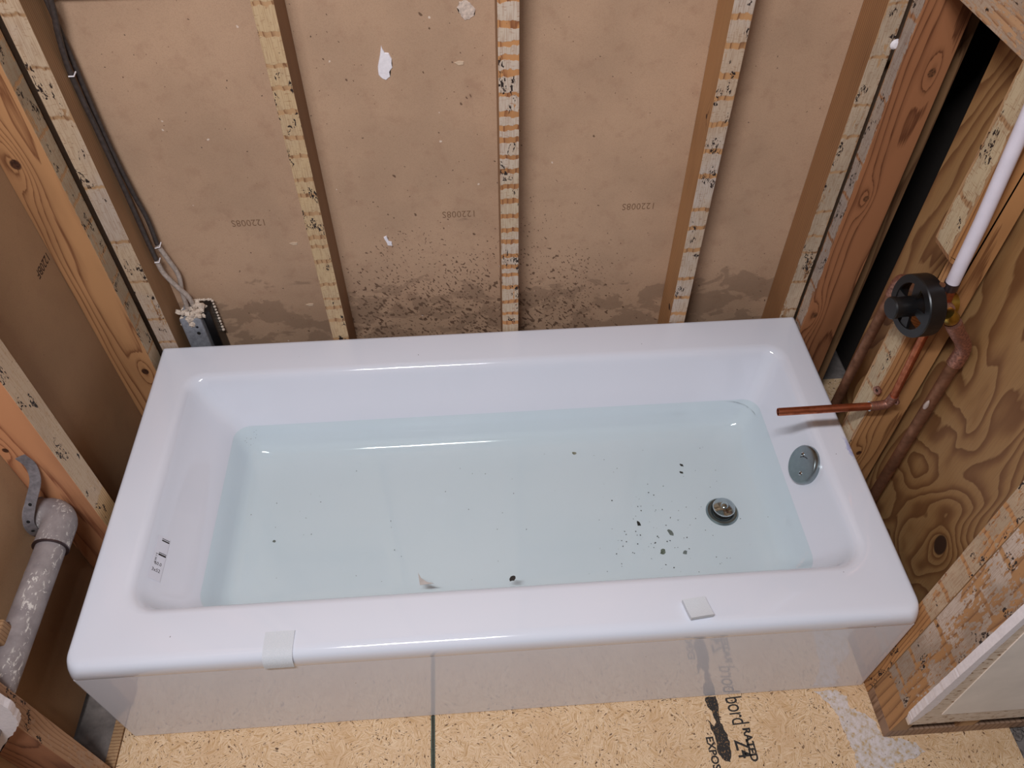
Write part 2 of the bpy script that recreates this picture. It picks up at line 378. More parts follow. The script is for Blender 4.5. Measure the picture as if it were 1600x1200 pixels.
m_plaster_w = plain('white plaster', lin(238, 230, 232), 0.85, 0, 0.05, 150, 0.3)
m_plaster_t = plain('dusty plaster', lin(214, 196, 178), 0.9, 0, 0.2, 260, 0.8)
def m_smear():
    t = T('plaster smeared on boards'); p = t.obj(); n = t.noise(p, 90, 5, 0.7).outputs[0]
    c = t.ramp(n, [(0.38, lin(196, 162, 118)), (0.46, lin(206, 190, 176)), (0.6, lin(222, 208, 204))])
    d = t.ss(t.noise(t.mp(p, (260, 120, 1)), 1.0, 2).outputs[0], 0.70, 0.74); c = t.mix(d, c, lin(90, 66, 52))
    return t.set(c, 0.9, bump=n, bs=0.6, bd=0.002)
m_smear_ = m_smear()
m_ink = plain('black stencil ink', lin(44, 38, 34), 0.7, 0, 0.3, 300)
def m_worn_ink():
    t = T('worn black stencil ink'); p = t.obj(); n = t.noise(p, 260, 4, 0.7).outputs[0]
    return t.set(t.ramp(n, [(0.38, lin(150, 112, 74)), (0.43, lin(46, 40, 36))]), 0.75)
m_ink_w = m_worn_ink()
m_stamp = plain('faded brown stamp', lin(134, 102, 76), 0.85, 0, 0.25, 300)
m_stamp_d = plain('dark brown stamp', lin(62, 38, 22), 0.85, 0, 0.25, 300)
m_sheath_b = plain('dark cable sheath', lin(62, 52, 48), 0.5, 0, 0.3, 150)
m_sheath_w = plain('dusty white cable sheath', lin(172, 156, 144), 0.7, 0, 0.2, 150)
m_boxgrey = plain('grey metal box', lin(150, 152, 158), 0.5, 0.3, 0.2, 120)
m_foam = plain('white packing foam', lin(220, 222, 226), 0.9, 0, 0.06, 900, 0.8)
m_paper = plain('label film', lin(224, 223, 232), 0.5, 0, 0.02)
m_drywall = plain('painted drywall', lin(244, 234, 224), 0.7, 0, 0.05, 12)
m_torn = None
def m_tornf():
    t = T('torn drywall paper'); p = t.obj(); n = t.noise(t.mp(p, (60, 60, 140)), 1.0, 4, 0.6).outputs[0]
    c = t.ramp(n, [(0.36, lin(140, 100, 64)), (0.41, lin(214, 194, 172)), (0.7, lin(232, 216, 200))])
    return t.set(c, 0.85, bump=n, bs=0.4, bd=0.001)
m_torn = m_tornf()
m_slab = plain('grey dusty subfloor', lin(128, 118, 112), 0.9, 0, 0.25, 30, 0.4)
m_green = plain('green painted board edge', lin(74, 84, 72), 0.7, 0, 0.3, 300)
m_grit = plain('dark grit', lin(58, 50, 44), 0.8, 0, 0.3, 300)
def m_ply():
    t = T('plywood sheet'); p = t.obj(); X, Y, Z = t.sep(p)
    warp = t.noise(t.mp(p, (1, 4.2, 1.5)), 1.0, 2.5, 0.5, 0.5).outputs[0]
    v = t.math('MULTIPLY', warp, 0.55)
    for (ky, kz, r, a) in ((-0.168, -0.86, 0.075, 0.22), (0.02, -0.52, 0.04, 0.06)):
        e = t.vm('LENGTH', t.vm('MULTIPLY', t.vm('SUBTRACT', p, (0, ky, kz)), (0, 1, 0.6)))
        g = t.math('POWER', 2.718, t.math('DIVIDE', e, -r)); v = t.math('ADD', v, t.math('MULTIPLY', g, a))
    v = t.math('ADD', v, t.math('MULTIPLY', Y, 0.25))
    v = t.math('ADD', v, t.math('MULTIPLY', t.noise(t.mp(p, (1, 30, 6)), 1.0, 3).outputs[0], 0.02))
    s = t.math('FRACT', t.math('MULTIPLY', v, 38.0))
    c = t.ramp(s, [(0.0, lin(160, 122, 78)), (0.40, lin(154, 114, 70)), (0.75, lin(124, 84, 48)), (0.93, lin(112, 72, 38)), (1.0, lin(160, 122, 78))])
    c = t.mix(t.ss(t.noise(t.mp(p, (1, 500, 14)), 1.0, 2).outputs[0], 0.4, 0.7, 0.0, 0.3), c, lin(122, 84, 52))
    for (ky, kz, r) in ((-0.168, -0.86, 0.018),):
        e = t.vm('LENGTH', t.vm('MULTIPLY', t.vm('SUBTRACT', p, (0, ky, kz)), (0, 1, 0.62)))
        c = t.mix(t.ss(e, r * 0.8, r, 1.0, 0.0), c, lin(60, 38, 24))
    return t.set(c, 0.65, bump=s, bs=0.08, bd=0.0005)
m_ply_ = m_ply()

# ------------------------------------------------------------------ floor
floor = board('floor', -1.2, 2.6, -1.6, 1.3, -0.045, -0.019, m_slab, bev=0); tag(floor, kind='structure')
board('osb_panel', -0.018, 0.6112, -1.55, 0.86, -0.0185, 0.0, m_osb_, floor, bev=0.0008)
board('osb_panel', 0.6140, 1.79, -1.55, 0.86, -0.0185, 0.0, m_osb_, floor, bev=0.0008)
prism('seam_paint', [(0.6085, -1.5), (0.6118, -1.5), (0.6118, 0.0), (0.6085, 0.0)], 0.0006, 'xy', -0.0003, m_green, floor, jag=0.0006, sub=60)
prism('seam_paint', [(0.6134, -1.5), (0.6170, -1.5), (0.6165, 0.0), (0.6134, 0.0)], 0.0006, 'xy', -0.0003, m_green, floor, jag=0.0006, sub=60)
board('trim_strip', -0.040, -0.0195, -1.2, 0.10, -0.0185, 0.004, [m_side], floor)
board('subfloor_patch', -0.60, -0.042, -1.2, 0.86, -0.0185, -0.002, m_slab, floor, bev=0)
prism('plaster_smear', [(1.415, -0.004), (1.46, -0.004), (1.479, -0.02), (1.478, -0.042), (1.498, -0.054), (1.521, -0.075), (1.523, -0.103), (1.557, -0.111), (1.586, -0.12), (1.598, -0.139), (1.56, -0.152), (1.53, -0.156), (1.516, -0.19), (1.50, -0.24), (1.44, -0.25), (1.452, -0.159), (1.457, -0.129), (1.451, -0.098), (1.449, -0.06), (1.438, -0.033)],
      0.0016, 'xy', -0.0002, m_smear_, floor, jag=0.0022, sub=5, bev=0.01)['label'] = 'pinkish white plaster smeared on the boards by the tub corner'
prism('ink_stripe', [(1.182, -0.002), (1.205, -0.002), (1.207, -0.017), (1.205, -0.036), (1.203, -0.050), (1.206, -0.062), (1.211, -0.081), (1.212, -0.100), (1.209, -0.118), (1.204, -0.13), (1.193, -0.127), (1.183, -0.114), (1.186, -0.092), (1.183, -0.073), (1.178, -0.046), (1.189, -0.062), (1.194, -0.052), (1.191, -0.032), (1.182, -0.018)],
      0.0005, 'xy', -0.0001, m_ink_w, floor, jag=0.0014, sub=3)
text('stencil_lettering', 'bord', 0.052, (1.224, -0.004, 0.0002), (0.05, -1, 0), (1, 0.05, 0), m_ink, floor, spacing=0.92, sx=0.62)
text('stencil_lettering', 'Z4', 0.040, (1.222, -0.090, 0.0002), (0.05, -1, 0), (1, 0.05, 0), m_ink, floor, bold=0.0006, sx=0.8)
text('stencil_lettering', 'RATED', 0.021, (1.245, -0.068, 0.0002), (0.03, -1, 0), (1, 0.03, 0), m_ink, floor, bold=0.0008)
text('stencil_lettering', 'EXPOSURE', 0.021, (1.166, -0.080, 0.0002), (0.03, -1, 0), (1, 0.03, 0), m_ink, floor, bold=0.0006)
bm = bmesh.new()
for i in range(160):
    x = 1.79 + random.uniform(0.0, 0.10); y = random.uniform(-0.30, -0.09); s = random.uniform(0.002, 0.009)
    r = bmesh.ops.create_icosphere(bm, subdivisions=1, radius=s, matrix=Matrix.Translation((x, y, -0.016 + s * 0.6)))
    for v in r['verts']: v.co += Vector([random.uniform(-s, s) * 0.3 for _ in range(3)])
tag(link('rubble', bm, plain('grey rubble', lin(120, 110, 104), 0.9, 0, 0.4, 90), floor), kind='stuff')

# ------------------------------------------------------------------ back wall
wall_back = board('wall_back', -0.118, 1.667, 0.868, 0.881, -0.018, 2.42, m_gyp, bev=0); tag(wall_back, kind='structure')
def edge_mat(nm, half, pale=PALE, marks=1.0, cover=0.28, period=0.045, bandw=0.11, across=0, lo=-9.0, seed=0.0, light=L1, dark=D1, **k):
    return aged(nm, light, dark, pale, across=across, half=half, marks=marks, cover=cover, period=period, bandw=bandw, lo=lo, seed=seed, **k)
SX = [('wide', -0.004, 0.036), ('n', 0.401, 0.439), ('n', 0.8076, 0.8456), ('n', 1.214, 1.252), ('w', 1.488, 1.5245)]
m_e1 = edge_mat('stud edge old adhesive', 0.05, lin(218, 190, 156), 0.8, 0.30, 0.11, 0.03, pink=lin(206, 184, 164), seed=1.3)
m_e2 = edge_mat('stud edge grooved', 0.05, lin(220, 188, 142), 0.9, 0.22, 0.045, 0.10, seed=2.2, pink=lin(208, 178, 140))
m_e3 = edge_mat('stud edge banded', 0.05, lin(222, 202, 180), 1.1, 0.25, 0.034, 0.16, seed=4.4, pink=lin(216, 192, 162), light=lin(206, 142, 78), dark=lin(140, 78, 32))
m_e4 = edge_mat('stud edge adhesive', 0.05, lin(218, 200, 182), 0.9, 0.24, 0.06, 0.09, seed=5.5, pink=lin(212, 184, 156), light=lin(206, 150, 92))
m_e5 = edge_mat('stud edge torn adhesive', 0.019, lin(220, 196, 166), 0.8, 0.33, 0.08, 0.04, seed=6.1)
m_s1 = wood('lumber side one', lin(178, 134, 90), lin(118, 76, 42), ring=0.006, wob=0.006, pith=(0.02, 0.12))
m_s2 = wood('lumber side two', lin(160, 116, 74), lin(104, 66, 36), ring=0.006, wob=0.006, pith=(0.02, 0.12))
m_s4 = wood('lumber side four', lin(200, 146, 88), lin(140, 88, 44), ring=0.007, wob=0.004, pith=(-0.02, 0.14), knots=((-0.019, -0.025, -0.80, 0.010), (-0.019, -0.02, -0.30, 0.006)))
m_s5 = wood('lumber side five', lin(176, 124, 74), lin(116, 72, 38), ring=0.007, wob=0.005, pith=(-0.02, 0.14))
labs = ['leftmost stud of the back wall, a dark cable stapled to its side', 'grooved stud of the back wall, second from the left', 'middle stud of the back wall, white face with orange bands', 'back wall stud right of the middle one, white face with brown left side', 'rightmost stud of the back wall, at the corner over the tub']
for (k, a, b), e, s, lab in zip(SX, (m_e1, m_e2, m_e3, m_e4, m_e5), (m_s1, m_s2, m_s1, m_s4, m_s5), labs):
    o = board('stud', a, b, D, 0.8675, -0.017, 2.36, [s, e], wall_back, '-y'); o['label'] = lab
board('fire_block', 0.0365, 0.4005, D + 0.002, 0.8675, 1.172, 1.21, [m_side], wall_back)
board('fire_block', 0.8460, 1.2135, D + 0.002, 0.8675, 1.184, 1.222, [m_side], wall_back)
board('unseen_top_plate', -0.10, 1.795, D, 0.8675, 2.362, 2.42, [m_side], wall_back)  # unseen, added over the cavity to keep light out from above
for x, s in ((0.297, 1), (0.758, 1), (1.160, 1)):
    text('stamp_number', '122008S', 0.024, (x, 0.8678, 0.628 if x < 0.5 else 0.627), (-1, 0, 0.0), (0, 0, -1), m_stamp, wall_back, extrude=0.0001, spacing=1.05, sx=0.88)
for (pts, d) in (([(0.596, 1.004), (0.601, 0.99), (0.609, 0.989), (0.613, 0.977), (0.612, 0.961), (0.606, 0.952), (0.606, 0.943), (0.597, 0.936), (0.591, 0.939), (0.584, 0.947), (0.585, 0.964), (0.592, 0.986)], 0.002),
                 ([(0.546, 0.566), (0.553, 0.569), (0.557, 0.554), (0.563, 0.552), (0.563, 0.54), (0.553, 0.542), (0.55, 0.553)], 0.0015)):
    prism('plaster_splat', pts, -d, 'xz', 0.8678, m_plaster_w, wall_back, jag=0.0005, sub=2, bev=0.06)
prism('plaster_splat', [(0.745, 1.077), (0.755, 1.08), (0.764, 1.076), (0.773, 1.062), (0.77, 1.052), (0.761, 1.045), (0.751, 1.045), (0.745, 1.055), (0.74, 1.067)], -0.0012, 'xz', 0.8678, plain('thin plaster', lin(205, 184, 168), 0.9, 0, 0.25, 160, 0.3), wall_back, jag=0.001, sub=3, bev=0.06)
for x, z in ((0.345, 0.559), (0.345, 0.372), (0.80 - 0.06, 0.965)):
    prism('paper_tear', [(x - 0.012, z + 0.001), (x - 0.002, z + 0.004), (x + 0.008, z + 0.003), (x + 0.007, z - 0.004), (x - 0.004, z - 0.005)], -0.0014, 'xz', 0.8678, plain('torn paper', lin(206, 178, 150), 0.9, 0, 0.15), wall_back, bev=0.2)

# ------------------------------------------------------------------ left wall
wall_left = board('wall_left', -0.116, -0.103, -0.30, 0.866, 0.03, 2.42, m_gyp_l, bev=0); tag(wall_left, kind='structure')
m_lw1 = wood('corner stud side', lin(206, 148, 92), lin(138, 84, 44), ring=0.008, wob=0.013, pith=(0.03, 0.05), knots=((-0.018, -0.025, -0.30, 0.012), (0.02, -0.025, -0.86, 0.010), (0.0, -0.025, 0.2, 0.01)), seed=0.4)
m_le1 = edge_mat('corner stud edge', 0.024, lin(206, 184, 152), 1.2, 0.34, 0.07, 0.05, across=1, seed=7.7, light=lin(206, 158, 106), dark=lin(150, 100, 58))
o = board('stud', -0.1025, -0.013, 0.728, 0.777, -0.015, 2.36, [m_lw1, m_le1], wall_left, '+x'); o['label'] = 'left wall corner stud with a dark round knot'
m_lw2 = wood('lower stud side', lin(222, 152, 100), lin(160, 92, 54), ring=0.010, wob=0.014, pith=(0.02, 0.07), knots=((-0.03, -0.028, -0.60, 0.007), (0.02, -0.028, -1.02, 0.012)), seed=3.0)
m_le2 = edge_mat('lower stud edge', 0.05, lin(226, 198, 164), 0.7, 0.20, 0.3, 0.01, across=1, seed=8.8, light=lin(216, 178, 124), dark=lin(172, 128, 82), pink=lin(214, 186, 156), lo=-0.80)
o = board('stud', -0.1025, -0.013, 0.306, 0.362, -0.015, 2.36, [m_lw2, m_le2], wall_left, '+x'); o['label'] = 'orange sided left wall stud behind the grey pipe'
m_lw3 = wood('front stud side', lin(176, 118, 82), lin(118, 70, 46), ring=0.008, wob=0.02, pith=(0.03, 0.06), seed=9.0)
m_le3 = edge_mat('front stud edge', 0.05, lin(206, 170, 140), 0.3, 0.56, 0.3, 0.01, across=1, seed=1.8, light=lin(190, 146, 108), dark=lin(146, 100, 66))
o = board('stud', -0.1025, -0.013, -0.105, -0.066, 0.0, 2.36, [m_lw3, m_le3], wall_left, '+x'); o['label'] = 'left wall end stud with torn drywall on its front'
prism('drywall_remnant', [(-0.018, 1.2), (0.012, 0.62), (0.024, 0.56), (0.028, 0.50), (0.020, 0.449), (0.004, 0.415), (-0.028, 0.377), (-0.066, 0.321), (-0.098, 0.271), (-0.60, 0.25), (-0.60, 1.2)], -0.013, 'xz', -0.1055, m_plaster_w, wall_left, jag=0.002, sub=5, bev=0.0)
board('unseen_top_plate', -0.1025, -0.013, -0.105, 0.777, 2.362, 2.42, [m_side], wall_left)  # unseen lid added against light from above
text('stamp_number', '1220BF', 0.027, (-0.1026, 0.722, 0.680), (0, -1, 0), (0, 0, -1), m_stamp_d, wall_left, extrude=0.0001, sx=0.8)
o = board('wood_stub', -0.098, -0.045, 0.005, 0.040, 0.40, 0.47, [m_side], wall_left, bev=0.004)

# ------------------------------------------------------------------ right wall (plumbing wall)
wall_right = board('wall_right', 1.80, 1.813, -0.10, 1.10, 0.0, 2.42, m_cavity_shade, bev=0); tag(wall_right, kind='structure')
m_rw1 = wood('plumbing corner stud side', lin(186, 118, 70), lin(116, 62, 28), ring=0.0075, wob=0.010, pith=(0.03, 0.06), knots=((0.018, -0.019, -0.20, 0.009), (-0.012, -0.019, -0.47, 0.008), (-0.025, -0.019, -0.80, 0.010)), seed=1.1, knotcol=(0.09, 0.035, 0.014, 1))
m_re1 = edge_mat('plumbing corner stud edge', 0.018, lin(206, 184, 160), 1.0, 0.26, 0.12, 0.03, across=1, seed=3.3, pink=lin(190, 172, 158), light=L2, dark=D2)
X0 = 1.529
o = board('stud', X0, 1.620, 0.737, 0.776, -0.002, 2.36, [m_rw1, m_re1], wall_right, '-x'); o['label'] = 'plumbing wall corner stud with a broad reddish side'
board('added_gap_back', 1.60, 1.80, 1.087, 1.10, 0.0, 2.42, [m_cavity_shade], wall_right, bev=0)  # boards added behind the gap to make it a dark void
board('added_gap_side', 1.655, 1.667, 0.883, 1.086, 0.0, 2.42, [m_cavity_shade], wall_right, bev=0)  # added side of the same dark void
board('unseen_top_plate', 1.62, 1.80, 0.78, 1.10, 2.421, 2.44, [m_cavity_shade], wall_right)  # unseen lid added so no light falls into the gap
board('stud', 1.626, 1.664, 0.772, 0.864, -0.002, 2.36, [m_s2], wall_right)['label'] = 'dark stud half hidden behind the corner stud'
ply = board('plywood_panel', 1.622, 1.634, -0.012, 0.640, 0.0, 2.36, m_ply_, wall_right, bev=0.001)
ply['label'] = 'wavy grained plywood sheet behind the copper pipes'
# middle stud, notched round the valve
m_rw2 = wood('valve stud side', lin(206, 146, 84), lin(134, 82, 38), ring=0.008, wob=0.010, pith=(0.03, 0.05), knots=((-0.01, -0.026, -0.88, 0.008),), seed=2.1, knotcol=(0.05, 0.018, 0.008, 1))
m_re2 = edge_mat('valve stud edge', 0.022, lin(216, 194, 156), 0.8, 0.30, 0.11, 0.04, across=1, seed=5.9, pink=lin(198, 176, 144))
def notched_stud():
    x0, x1, y0, y1 = X0 - 0.004, 1.607, 0.388, 0.440; cx, cy, cz = (x0 + x1) / 2, (y0 + y1) / 2, 1.18
    prof = [(x0, -0.002), (x1, -0.002), (x1, 2.36), (x0, 2.36), (x0, 0.845), (x0 + 0.006, 0.832), (x0 + 0.018, 0.824), (x0 + 0.040, 0.822), (x0 + 0.044, 0.815), (x0 + 0.044, 0.668), (x0 + 0.040, 0.660), (x0, 0.656)]
    bm = bmesh.new(); A = [bm.verts.new((x - cx, y0 - cy, z - cz)) for x, z in prof]; B = [bm.verts.new((x - cx, y1 - cy, z - cz)) for x, z in prof]
    bm.faces.new(A); bm.faces.new(B); n = len(prof)
    for i in range(n):
        f = bm.faces.new((A[i], A[(i + 1) % n], B[(i + 1) % n], B[i]))
        if abs(prof[i][0] - x0) < 1e-4 and abs(prof[(i + 1) % n][0] - x0) < 1e-4: f.material_index = 1
    bmesh.ops.triangulate(bm, faces=[f for f in bm.faces if len(f.verts) > 4])
    return link('stud', bm, [m_rw2, m_re2], wall_right, False, (cx, cy, cz))
notched_stud()['label'] = 'notched stud of the plumbing wall, cut away round the valve'
m_blk = aged('block face', lin(206, 158, 112), lin(150, 100, 62), lin(204, 178, 152), across=0, half=0.08, marks=0.4, cover=0.52, period=0.5, bandw=0.01, seed=2.5, ring=0.009)
def blocking():
    o = board('blocking', -0.019, 0.019, -0.07, 0.07, -0.145, 0.145, [m_blk, m_blk], None)
    o.matrix_world = rot_to((X0 + 0.018, 0.59, 1.148 + 0.07), (1, 0, 0), (0, 0, 1)); bpy.context.view_layer.update()
    o.parent = wall_right; o.matrix_parent_inverse = wall_right.matrix_world.inverted(); o['label'] = 'wooden block nailed across the plumbing wall near the top'
blocking()
board('unseen_top_plate', X0, 1.795, -0.012, 0.776, 2.362, 2.42, [m_side], wall_right)  # unseen lid added to keep the plumbing cavity dark
lathe('plaster_dab', [(0, 0.006), (0.006, 0.005), (0.010, 0.0)], (1.528, 0.778, 1.015), (0, -1, 0), m_plaster_w, wall_right, 12)

# ------------------------------------------------------------------ front partition (right)
wall_front = prism('wall_front', [(1.541, 2.42), (1.547, 0.8), (1.551, 0.529), (1.573, 0.165), (2.5, 0.165), (2.5, 2.42)], -0.0152, 'xz', -0.1052, m_drywall); tag(wall_front, kind='structure')
m_f1 = aged('end stud residue', lin(208, 148, 84), lin(140, 84, 40), lin(214, 186, 152), across=1, half=0.05, marks=0.8, cover=0.42, period=0.09, bandw=0.05, seed=0.7, lo=-0.84)
m_f2 = aged('flat stud residue', lin(196, 142, 84), lin(140, 92, 50), lin(226, 206, 188), across=1, half=0.060, marks=0.9, cover=0.435, period=0.11, bandw=0.05, seed=4.9, lo=-1.07, pink=lin(178, 158, 140), pith=(0.0, 0.2), ring=0.02)
o = board('stud', X0 - 0.003, 1.614, -0.015, 0.026, 0.0, 2.36, [m_side, m_f1], wall_front, '-x'); o['label'] = 'narrow edge of the end stud beside the tub corner'
o = board('stud', X0 - 0.003, 1.562, -0.1055, -0.0165, 0.036, 2.36, [m_side, m_f2], wall_front, '-x'); o['label'] = 'broad flat stud with patchy old adhesive, beside the drywall edge'
o = board('bottom_plate', X0 - 0.003, 2.4, -0.1055, -0.0165, 0.0005, 0.036, [wood('plate wood', lin(178, 140, 112), lin(120, 84, 60), ring=0.01, wob=0.01)], wall_front)
board('stud', 1.66, 1.70, -0.1055, -0.0165, 0.036, 2.36, [m_side], wall_front)
def ragged_strip(name, rows, y0, y1, mat, parent, jag, n=9):
    R_ = []
    for (z, l, r), (z2, l2, r2) in zip(rows, rows[1:]):
        for k in range(n): f = k / n; R_.append((z + (z2 - z) * f, l + (l2 - l) * f + random.uniform(-jag, jag) * 0.5, r + (r2 - r) * f + random.uniform(-jag, jag)))
    R_.append(rows[-1]); cz = R_[0][0]; cx = R_[0][1]; bm = bmesh.new(); V = []
    for z, l, r in R_:
        V.append([bm.verts.new((x - cx, y, z - cz)) for x, y in ((l, y0), (l, y1), (r, y1), (r, y0))])
    for A, Bq in zip(V, V[1:]):
        for j in range(4): bm.faces.new((A[j], A[(j + 1) % 4], Bq[(j + 1) % 4], Bq[j]))
    bm.faces.new(V[0]); bm.faces.new(V[-1])
    return link(name, bm, mat, parent, False, (cx, 0, cz))
ragged_strip('joint_compound', [(0.121, 1.528, 1.531), (0.150, 1.524, 1.537), (0.20, 1.523, 1.542), (0.265, 1.5225, 1.540), (0.339, 1.5225, 1.540), (0.383, 1.523, 1.537), (0.521, 1.5235, 1.536), (0.80, 1.5245, 1.536), (1.2, 1.525, 1.537), (2.0, 1.525, 1.538)],
             -0.1040, -0.1192, m_plaster_w, wall_front, 0.0010)['label'] = 'bright white line of joint compound'
ragged_strip('torn_paper', [(0.112, 1.529, 2.3), (0.30, 1.529, 2.3), (0.9, 1.529, 2.3), (2.0, 1.529, 2.3)], -0.1040, -0.1186, m_torn, wall_front, 0.0)

# ------------------------------------------------------------------ bathtub
tub = empty('bathtub', (W / 2, D / 2, 0), 'white glossy alcove bathtub partly filled with water', 'bathtub')
def loop(x0, x1, y0, y1, z, r, seg=9, span=14):
    pts = []
    rb, rf = r if isinstance(r, tuple) else (r, r)
    cs = [(x1 - rb, y1 - rb, 0), (x0 + rb, y1 - rb, PI / 2), (x0 + rf, y0 + rf, PI), (x1 - rf, y0 + rf, 1.5 * PI)]; RR = (rb, rb, rf, rf)
    for i, (cx, cy, a0) in enumerate(cs):
        r = RR[i]
        arc = [(cx + r * math.cos(a0 + PI / 2 * k / seg), cy + r * math.sin(a0 + PI / 2 * k / seg)) for k in range(seg + 1)]
        pts += arc
        nx, ny, na = cs[(i + 1) % 4]; rn = RR[(i + 1) % 4]; q = (nx + rn * math.cos(na), ny + rn * math.sin(na)); p = arc[-1]
        for k in range(1, span): f = k / span; pts.append((p[0] + (q[0] - p[0]) * f, p[1] + (q[1] - p[1]) * f))
    return [(x, y, z) for x, y in pts]
B = D - 0.003
LV = [(0.006, W - 0.006, 0.004, B - 0.004, H - 0.050, (0.003, 0.008)), (0.002, W - 0.002, 0.0002, B - 0.001, H - 0.044, (0.004, 0.009)), (0.000, W, -0.0010, B, H - 0.036, (0.004, 0.014)),
      (0.0, W, -0.0016, B, H - 0.026, (0.004, 0.020)), (0.0, W, -0.0006, B, H - 0.015, (0.004, 0.025)), (0.001, W - 0.001, 0.003, B, H - 0.0065, (0.004, 0.028)), (0.003, W - 0.003, 0.009, B - 0.001, H - 0.002, (0.004, 0.026)), (0.007, W - 0.007, 0.017, B - 0.004, H, (0.004, 0.024)),
      (0.012, W - 0.012, 0.024, B - 0.009, H + 0.0002, (0.005, 0.022)), (0.030, W - 0.026, 0.040, B - 0.030, H - 0.0006, (0.01, 0.03)),
      (0.066, 1.470, 0.094, 0.690, H - 0.0003, (0.048, 0.066)), (0.074, 1.463, 0.101, 0.682, H - 0.0018, (0.044, 0.062)), (0.081, 1.456, 0.107, 0.675, H - 0.006, (0.041, 0.058)), (0.087, 1.451, 0.112, 0.669, H - 0.014, (0.039, 0.056)), (0.093, 1.447, 0.116, 0.664, H - 0.026, (0.037, 0.054)),
      (0.112, 1.436, 0.124, 0.650, H - 0.056, (0.036, 0.052)), (0.140, 1.424, 0.134, 0.634, H - 0.086, (0.036, 0.05)), (0.167, 1.411, 0.145, 0.617, 0.225, (0.036, 0.05)), (0.180, 1.398, 0.156, 0.607, 0.195, (0.036, 0.05)),
      (0.188, 1.386, 0.165, 0.599, 0.175, (0.038, 0.05)), (0.196, 1.375, 0.174, 0.590, 0.163, (0.04, 0.05)), (0.208, 1.362, 0.186, 0.579, 0.155, 0.045), (0.225, 1.345, 0.203, 0.563, 0.151, 0.045), (0.250, 1.322, 0.226, 0.542, 0.150, 0.045)]
for f in (0.75, 0.5, 0.25, 0.08):
    cx, cy = 0.8, 0.384; LV.append((cx - (cx - 0.250) * f, cx + (1.322 - cx) * f, cy - 0.158 * f, cy + 0.158 * f, 0.150 - (1 - f) * 0.0006, 0.045 * f))
bm = bmesh.new(); C0 = Vector((W / 2, D / 2, 0)); prev = None
for lv in LV:
    ring = [bm.verts.new(Vector(p) - C0) for p in loop(*lv)]
    if prev:
        n = len(ring)
        for j in range(n): bm.faces.new((prev[j], prev[(j + 1) % n], ring[(j + 1) % n], ring[j]))
    prev = ring
bm.faces.new(prev)
link('tub_shell', bm, m_enamel, tub, 'all', C0)
o = board('apron', 0.005, W - 0.005, 0.0, 0.014, 0.0015, H - 0.040, m_enamel, tub, bev=0.003)
for x0, x1 in ((0.006, 0.018), (W - 0.018, W - 0.006)): board('side_skirt', x0, x1, 0.012, B - 0.01, 0.0015, H - 0.045, m_enamel, tub, bev=0.002)
DR = (1.277, 0.353, 0.1505)
lathe('drain_flange', [(0.0175, -0.004), (0.020, 0.001), (0.026, 0.0035), (0.033, 0.0035), (0.0365, 0.0)], DR, (0, 0, 1), m_chrome_d, tub)
lathe('drain_recess', [(0.0, 0.0012), (0.028, 0.0015)], DR, (0, 0, 1), m_hole, tub)
lathe('drain_stopper', [(0.010, 0.0), (0.012, 0.010), (0.024, 0.010), (0.0252, 0.0118), (0.024, 0.0145), (0.017, 0.0175), (0.0085, 0.0185), (0.008, 0.0215), (0.005, 0.0235), (0, 0.024)], (DR[0] + 0.003, DR[1] + 0.004, DR[2]), (0, 0, 1), m_chrome, tub)
ON = Vector((-0.915, 0, 0.40)).normalized(); OC = Vector((1.432, 0.370, 0.293))
op = lathe('overflow_plate', [(0.0415, -0.008), (0.0425, 0.001), (0.0420, 0.006), (0.040, 0.0085), (0.036, 0.0095), (0, 0.0100)], OC, ON, m_chrome_d, tub); op['label'] = 'round grey chrome overflow plate'
OX = Vector((0, 1, 0)); OY = ON.cross(OX).normalized()
if OY.z < 0: OY = -OY
def onplate(a, b, h=0.0098): return OC + OX * a + OY * b + ON * h
for a, b in ((0.016, 0.014), (-0.018, -0.010)):
    s = lathe('screw', [(0.0046, -0.001), (0.0046, 0.0008), (0.003, 0.0018), (0, 0.002)], onplate(a, b), ON, m_chrome, tub, 16); s.parent = op; s.matrix_parent_inverse = op.matrix_world.inverted()
    s2 = lathe('screw_slot', [(0.0022, 0.0), (0.0022, 0.0022), (0, 0.0022)], onplate(a, b), ON, m_hole, tub, 8); s2.parent = op; s2.matrix_parent_inverse = op.matrix_world.inverted()
bm = bmesh.new()
for k in range(7):
    a = 0.3 + k * 0.16; q = onplate(0.021 * math.cos(a) - 0.006, 0.021 * math.sin(a), 0.0101) - OC
    bmesh.ops.create_cube(bm, size=1.0, matrix=Matrix.Translation(q) @ Matrix.Diagonal((0.0006, 0.0012, 0.0028, 1)))
eng = link('engraving', bm, m_clamp, tub, False, OC); eng.parent = op; eng.matrix_parent_inverse = op.matrix_world.inverted()
# label film on the sloped left wall
lx = lambda z: 0.087 + (0.3 - z) * 0.6
LN = Vector((0.845, 0.0, 0.535)); LY = Vector((0, 1, 0)); LX = Vector((0.535, 0, -0.845))
LC = Vector((0.1010, 0.232, 0.3015))
def film(name, pts, h, mat, parent):
    bm = bmesh.new(); a = [bm.verts.new(LX * x + LY * y + LN * h) for x, y in pts]; b = [bm.verts.new(LX * x + LY * y + LN * (h + 0.0002)) for x, y in pts]
    bm.faces.new(a); bm.faces.new(b); n = len(a)
    for i in range(n): bm.faces.new((a[i], a[(i + 1) % n], b[(i + 1) % n], b[i]))
    return link(name, bm, mat, parent, False, LC)
sk = film('label_sticker', [(-0.013, -0.045), (0.015, -0.045), (0.015, 0.048), (-0.013, 0.048)], 0.0012, m_paper, tub); sk['label'] = 'small pale stock label'
def kid(o, p): bpy.context.view_layer.update(); o.parent = p; o.matrix_parent_inverse = p.matrix_world.inverted()
